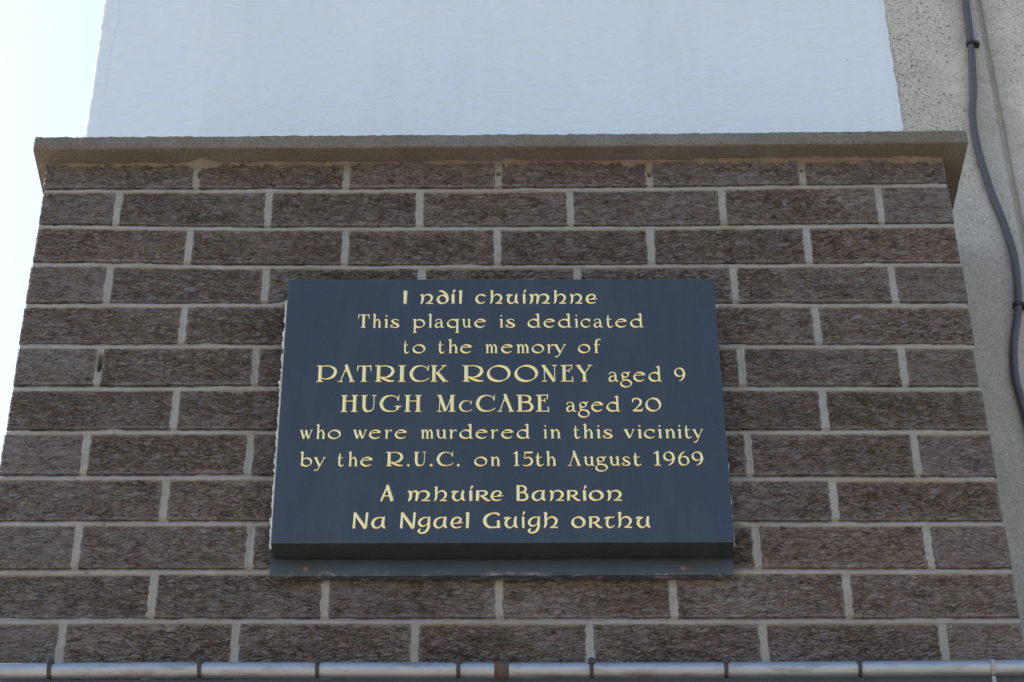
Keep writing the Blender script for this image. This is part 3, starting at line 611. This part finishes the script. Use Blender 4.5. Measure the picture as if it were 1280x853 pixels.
UNC = {
 'I': [L(.15, 1.32, .15, 0, .3, .25)],
 'n': [S((0, .86), (.16, .93), (.22, .7), (.2, .3), (.06, 0), w=[.08, .2, .25, .22, .12]), _arch, _foot],
 'h': [L(.2, 1.36, .16, .9, .24, .24), S((.17, .95), (.18, .6), (.16, .3), (.02, .02), w=[.24, .24, .22, .12]), L(.02, 1.3, .22, 1.35, .1), _arch, _foot],
 'm': [S((0, .86), (.16, .93), (.22, .7), (.2, .3), (.06, 0), w=[.08, .2, .25, .22, .12]), S((.24, .66), (.42, .9), (.62, .94), (.72, .7), (.68, .3), (.62, 0), w=[.06, .11, .2, .25, .22, .14]),
       S((.76, .66), (.98, .9), (1.3, .95), (1.54, .72), (1.48, .4), (1.26, .15), (1.06, .07), w=[.06, .11, .18, .25, .2, .1, .08]), L(1.02, .055, 1.66, .05, .1, .14)],
 'd': [A(.52, .46, .42, .42, 0, 360, UN), S((.2, 1.32), (.5, 1.28), (.84, .98), (.95, .6), (.92, .4), w=[.12, .22, .22, .2, .1])],
 'i': [L(.16, .98, .18, 0, .25, .24), L(0, .9, .2, .95, .1)],
 'j': [L(.15, .98, .16, 0, .27, .27), L(.02, .9, .2, .95, .1), acute(.13)],
 'l': [L(.18, 1.36, .14, 0, .26, .22), L(.0, 1.28, .2, 1.33, .1)],
 'c': [A(.58, .5, .46, .44, 55, 315, UN), L(.74, .9, 1.0, .8, .12, .2)],
 'u': [S((0, .8), (.14, .92), (.36, .92), (.56, .9), w=[.16, .15, .11, .08]), S((.5, .92), (.2, .7), (.14, .36), (.3, .09), (.56, .07), (.84, .36), w=[.08, .2, .27, .2, .1, .07]), S((.92, .98), (.86, .6), (.9, .2), (1.06, .03), w=[.2, .25, .25, .12])],
 'a': [S((.92, .9), (.6, .95), (.24, .76), (.13, .38), (.3, .09), (.58, .09), (.84, .4), w=[.1, .11, .19, .26, .2, .1, .07]), S((.96, 1.0), (.88, .6), (.9, .2), (1.06, .03), w=[.16, .25, .25, .12])],
 'e': [S((.94, .14), (.6, .05), (.28, .14), (.14, .44), (.28, .8), (.62, .95), (.88, .82), (.84, .6), (.58, .44), (1.12, .5), w=[.1, .12, .2, .27, .2, .12, .2, .16, .08, .08]), L(.2, .42, .7, .44, .08)],
 'o': [A(.58, .5, .48, .44, 0, 360, UN)],
 'R': [L(.16, .98, .12, 0, .26, .24), S((.0, .9), (.4, .96), (.72, .9), (.78, .7), (.6, .52), (.26, .44), w=[.08, .1, .2, .22, .14, .08]), S((.4, .5), (.66, .26), (.86, .07), (1.08, .05), w=[.1, .24, .2, .1])],
 't': [S((0, .78), (.2, .9), (.5, .9), (.86, .94), w=[.12, .16, .12, .12]), S((.5, 1.0), (.3, .76), (.22, .36), (.36, .08), (.6, .06), (.86, .2), w=[.08, .2, .26, .2, .12, .08])],
 'g': [S((.94, .9), (.6, .95), (.26, .76), (.15, .48), (.3, .22), (.58, .22), (.82, .42), w=[.1, .11, .19, .25, .19, .1, .07]), S((.98, 1.0), (.92, .6), (.9, .1), (.66, -.3), (.3, -.4), (.1, -.24), (.24, -.06), w=[.14, .24, .24, .2, .15, .2, .14])],
 'A': [L(.1, 0, .5, 1.0, .14, .1), L(.48, 1.02, .82, 0, .22, .24), L(.28, .34, .7, .34, .08)],
 'B': [L(.16, 1.0, .16, 0, .24), S((.04, .94), (.5, .96), (.72, .8), (.62, .6), (.26, .53), w=[.08, .1, .2, .14, .08]), S((.26, .53), (.64, .52), (.82, .3), (.64, .07), (.04, .05), w=[.08, .12, .22, .14, .1])],
 'N': [L(.13, 1.0, .1, 0, .13, .17), L(.12, 1.0, .8, 0, .2, .22), L(.86, 1.0, .8, 0, .16, .14)],
 'G': [S((.98, .82), (.86, .94), (.56, .95), (.22, .76), (.13, .44), (.3, .12), (.62, .05), (.92, .12), w=[.16, .14, .1, .18, .24, .18, .1, .1]), L(.92, .48, .94, .0, .19, .2)],
}
TAB = [   # style, baseline height, then each character with its left and right edge in mm
('U', -0.3415, [('I',540.3,545.5),('n',563.7,581.8),('d',586.8,603.8),('j',607.3,613.4),('l',617.5,622.7),('c',640.9,655.6),('h',661.3,678.8),('u',684.0,701.5),('j',707.2,712.4),('m',716.3,744.7),('h',750.4,767.9),('n',773.1,790.6),('e',795.4,811.8)]),
('R', -0.3844, [('T',478.0,493.9),('h',498.4,510.1),('i',514.5,519.8),('s',522.7,535.6),('p',554.0,571.3),('l',575.7,580.7),('a',584.9,597.6),('q',601.4,619.0),('u',622.6,635.1),('e',639.6,656.0),('i',674.5,679.4),('s',682.8,696.2),('d',713.5,731.7),('e',735.7,752.0),('d',756.0,774.2),('i',778.9,783.7),('c',787.2,801.1),('a',805.4,818.1),('t',822.8,832.3),('e',835.4,851.9),('d',856.1,874.3)]),
('R', -0.4295, [('t',542.3,549.8),('o',554.8,572.4),('t',590.1,598.8),('h',603.8,617.0),('e',620.2,636.8),('m',655.0,671.6),('e',676.6,693.0),('m',697.8,714.9),('o',718.8,735.8),('r',739.7,750.0),('y',749.5,765.9),('o',782.5,799.6),('f',804.2,814.4)]),
('R', -0.4791, [('P',424.6,452.4),('A',454.2,476.8),('T',479.5,499.4),('R',504.3,530.8),('I',536.1,546.1),('C',551.4,578.1),('K',580.5,604.0),('R',623.6,652.1),('O',657.0,689.5),('O',694.6,727.0),('N',731.3,752.8),('E',757.8,775.0),('Y',778.4,801.1),('a',822.9,836.2),('g',838.5,854.6),('e',856.7,873.5),('d',877.4,895.3),('9',912.9,928.0)]),
('R', -0.5302, [('H',460.0,482.4),('U',487.1,507.2),('G',511.9,541.8),('H',545.6,568.5),('M',589.7,614.4),('c',619.2,636.9),('C',642.0,668.2),('A',671.1,693.5),('B',697.0,720.1),('E',723.4,741.1),('a',764.0,777.3),('g',779.7,795.6),('e',797.7,814.5),('d',818.4,836.7),('2',853.4,867.6),('0',871.2,892.7)]),
('R', -0.5749, [('w',406.8,423.7),('h',428.5,440.4),('o',444.3,461.7),('w',477.9,496.4),('e',499.2,515.5),('r',520.2,530.0),('e',533.7,550.0),('m',568.6,585.3),('u',588.6,603.1),('r',606.4,616.8),('d',620.1,638.1),('e',641.8,658.1),('r',662.0,672.2),('e',676.1,692.7),('d',696.7,714.4),('i',732.8,737.2),('n',741.6,755.4),('t',773.1,781.9),('h',785.9,799.2),('i',803.4,809.0),('s',811.8,825.1),('v',840.6,855.0),('i',858.4,864.3),('c',867.2,882.1),('i',885.6,891.2),('n',895.4,908.9),('i',912.2,917.5),('t',921.5,931.0),('y',932.6,946.6)]),
('R', -0.6200, [('b',409.0,425.3),('y',427.5,442.9),('t',459.1,467.2),('h',473.0,485.3),('e',489.2,505.7),('R',523.1,545.7),('.',551.1,554.3),('U',560.1,576.3),('.',581.2,584.9),('C',590.2,612.4),('.',617.1,620.8),('o',640.1,657.4),('n',661.7,674.1),('1',691.9,700.0),('5',704.6,718.2),('t',721.5,732.1),('h',735.4,748.5),('A',764.3,781.9),('u',785.2,799.4),('g',800.5,817.0),('u',819.2,833.5),('s',835.7,847.1),('t',851.0,862.0),('1',878.5,887.9),('9',891.2,906.6),('6',911.0,925.7),('9',929.0,944.4)]),
('U', -0.6761, [('A',516.9,535.2),('m',552.7,582.3),('h',587.5,604.6),('u',609.8,628.6),('j',633.4,639.1),('R',642.0,661.6),('e',661.6,678.4),('B',695.7,711.4),('a',715.3,734.2),('n',738.6,757.8),('R',761.7,779.3),('j',782.7,788.4),('o',790.5,810.2),('n',814.1,833.8)]),
('U', -0.7190, [('N',482.4,502.4),('a',506.3,525.5),('N',544.0,564.3),('g',566.7,583.3),('a',587.0,605.6),('e',609.3,626.0),('l',628.7,634.1),('G',651.7,674.2),('u',678.5,697.4),('j',702.2,706.7),('g',709.7,726.0),('h',730.3,749.0),('o',766.5,785.3),('R',789.4,806.7),('t',809.4,822.8),('h',826.9,845.5),('u',850.5,869.8)]),
]
XH = [17.6, 15.5, 15.4, 16.5, 16.5, 15.0, 15.05, 16.8, 18.0]; CAP = [24.1, 24.1, 24.1, 28.6, 28.6, 24.1, 23.4, 24.8, 24.5]; DIG = [0, 0, 0, 24, 23.3, 0, 23.4, 0, 0]
def place_word(i, row):
    sty, zb, _ = TAB[i]; V, F = [], []
    for c, xa, xb in row:
        if sty == 'U': g = UNC[c]; u = CAP[i] if c in 'ABNG' else XH[i]
        elif c == 'c' and i == 4: g = ROMCAP['C']; u = 19.2
        elif c in ROMCAP: g = ROMCAP[c]; u = DIG[i] if c.isdigit() else CAP[i]
        else: g = ROM[c]; u = XH[i]
        rb = [ribbon((s[0], s[1], tuple([s[2][0]*.9, s[2][1], s[2][2]]) if isinstance(s[2], tuple) else np.asarray(s[2])*.9)) for s in g]
        lo = min(min(a[:, 0].min(), b[:, 0].min()) for a, b in rb); hi = max(max(a[:, 0].max(), b[:, 0].max()) for a, b in rb)
        for k, (a, b) in enumerate(rb):
            y = PY-.00045-.00004*k
            def w(p): return [((xa+(q[0]-lo)/(hi-lo)*(xb-xa))/1000, y, zb+q[1]*u/1000) for q in p]
            A_, B_ = w(a), w(b); n = len(A_); o = len(V)
            M_ = [((p[0]+q[0])/2, y-min(.0009, .28*math.dist(p, q)), (p[2]+q[2])/2) for p, q in zip(A_, B_)]     # raised ridge along every stroke
            bk = lambda p: [(q[0], PY+.0002, q[2]) for q in p]
            V += A_+B_+bk(A_)+bk(B_)+M_
            for j in range(n-1):
                F.append([o+j, o+j+1, o+4*n+j+1, o+4*n+j]); F.append([o+4*n+j, o+4*n+j+1, o+n+j+1, o+n+j])
                F.append([o+j+1, o+j, o+2*n+j, o+2*n+j+1]); F.append([o+n+j, o+n+j+1, o+3*n+j+1, o+3*n+j])
            for j in (0, n-1): V.append(bk([M_[j]])[0]); e_ = len(V)-1; F.append([o+j, o+4*n+j, e_, o+2*n+j]); F.append([o+4*n+j, o+n+j, o+3*n+j, e_])
    mesh_np('gilded_word', V, F, GOLD, pl, False)
for i, (sty, zb, row) in enumerate(TAB):
    w = [row[0]]
    for a_ in row[1:]:
        if a_[1]-w[-1][2] > 9: place_word(i, w); w = []
        w.append(a_)
    place_word(i, w)

# ------------------------------------------------------------------ cable on the concrete
P = [(1.492, .80), (1.488, .66), (1.4835, .5578), (1.4787, .4457), (1.4697, .345), (1.4592, .271), (1.4586, .1987), (1.4664, .1107), (1.4790, .0336), (1.4845, -.0416), (1.4775, -.1294), (1.4610, -.2021), (1.4536, -.2638), (1.4556, -.3093), (1.4590, -.36), (1.466, -.5), (1.468, -.8), (1.466, -1.4)]
cc = _cat(P, 14)
yy = D-.0035+.0025*noise(cc[:, 1]*6, cc[:, 1]*0, 61)
cb = thing('electric_cable', 'purple grey cable hanging loosely down the bare concrete wall in two clips', 'cable', (1.48, D-.004, -1.4))
Vc, Fc = tube(np.stack([cc[:, 0], yy, cc[:, 1]], 1), .0060, 14); mesh_np('sheath', Vc, Fc, CABLE, cb)
for cx, cz, tilt in ((1.4792, .4440, .06), (1.4772, -.1310, .2)):
    bm = bmesh.new(); R0, R1, hw = .0064, .0086, .0032
    th = np.linspace(math.pi*.5-2.2, math.pi*.5+2.2, 18)
    vs = [[bm.verts.new((cx+r*math.sin(a-math.pi/2), D-.0035-r*math.cos(a-math.pi/2), cz+dz)) for a in th] for r, dz in ((R1, -hw), (R1, hw), (R0, hw), (R0, -hw))]
    for q in range(4):
        A1, B1 = vs[q], vs[(q+1) % 4]
        for j in range(len(th)-1): bm.faces.new((A1[j], A1[j+1], B1[j+1], B1[j]))
    box(bm, cx+.0068, cx+.0135, D-.0085, D+.004, cz-.0036, cz+.0036, .0006)
    cl = bm_obj('cable_clip', bm, BLACK, cb)
    bm = bmesh.new(); bmesh.ops.create_cone(bm, cap_ends=True, segments=12, radius1=.0019, radius2=.0019, depth=.012, matrix=Matrix.Translation((cx+.0105, D-.010, cz)) @ Matrix.Rotation(math.pi/2, 4, 'X'))
    o = bm_obj('nail', bm, NAIL, cl); o.location = (0, 0, 0)

# ------------------------------------------------------------------ pipe and fascia at the foot of the picture
fa = thing('fascia_board', 'dark blue grey board behind and below the galvanised pipe at the bottom of the brickwork', 'board', (.67, -.01, -1.5))
bm = bmesh.new(); box(bm, -.4, 1.75, -.0135, -.0095, -1.5, -.921, .001); box(bm, -.4, 1.75, -.022, -.0138, -1.5, -.962, .002); bm_obj('panel', bm, FASCIA, fa)
pp = thing('galvanised_pipe', 'thin dull galvanised steel pipe running level across the bottom of the brick pier', 'pipe', (.67, -.03, -.93))
xs = np.arange(-.35, 1.7, .01); PR = .0102
def pz(x): return -.9188+.0012*np.sin(np.asarray(x)*4.3+1.0)-.0016*np.clip(.3-np.asarray(x), 0, 1)*3
Vp, Fp = tube(np.stack([xs, np.full_like(xs, -.030), pz(xs)], 1), PR, 24); mesh_np('tube', Vp, Fp, GALV, pp)
xc = np.array([.6655, .666, .668, .6745, .681, .6835, .684]); Vp, Fp = tube(np.stack([xc, np.full_like(xc, -.030), pz(xc)], 1), np.array([.0100, .0114, .0122, .0124, .0122, .0114, .0100]), 20)
mesh_np('coupling', Vp, Fp, RUST, pp)
for k, x in enumerate((-.08, .1110, .2978, .4448, .6209, .7872, .9556, 1.1232, 1.2899, 1.46)):
    z = float(pz(x)); bm = bmesh.new(); hw = .0024
    a = np.linspace(.12, math.pi*.98, 16)
    ring = [(-.030-math.sin(t)*r, z+math.cos(t)*r) for r in (PR+.0004, PR+.0022) for t in a]
    n = len(a)
    pr = [(-.030-math.sin(t)*(PR+.0022), z+math.cos(t)*(PR+.0022)) for t in a]+[(-.0345, z-PR-.004), (-.0345, z-.05)]
    pi_ = [(-.030-math.sin(t)*(PR+.0003), z+math.cos(t)*(PR+.0003)) for t in a]+[(-.032, z-PR-.0045), (-.032, z-.05)]
    L_ = [[bm.verts.new((x+s*hw, y, zz)) for y, zz in P_] for s, P_ in ((-1, pr), (1, pr), (1, pi_), (-1, pi_))]
    for q in range(4):
        A1, B1 = L_[q], L_[(q+1) % 4]
        for j in range(len(A1)-1): bm.faces.new((A1[j], A1[j+1], B1[j+1], B1[j]))
    big = .0046 if k != 8 else .0022
    mt = ZINC if k == 8 else CLIP
    o = bm_obj('pipe_clip', bm, mt, pp)
    bm = bmesh.new(); bmesh.ops.create_uvsphere(bm, u_segments=14, v_segments=8, radius=big, matrix=Matrix.Translation((x, -.030-PR*.62-.0028, z+PR*.80)) @ Matrix.Diagonal((1, .8, 1.15, 1)))
    b2 = bm_obj('bolt_head', bm, CLIP, o, True); b2.location = (0, 0, 0)
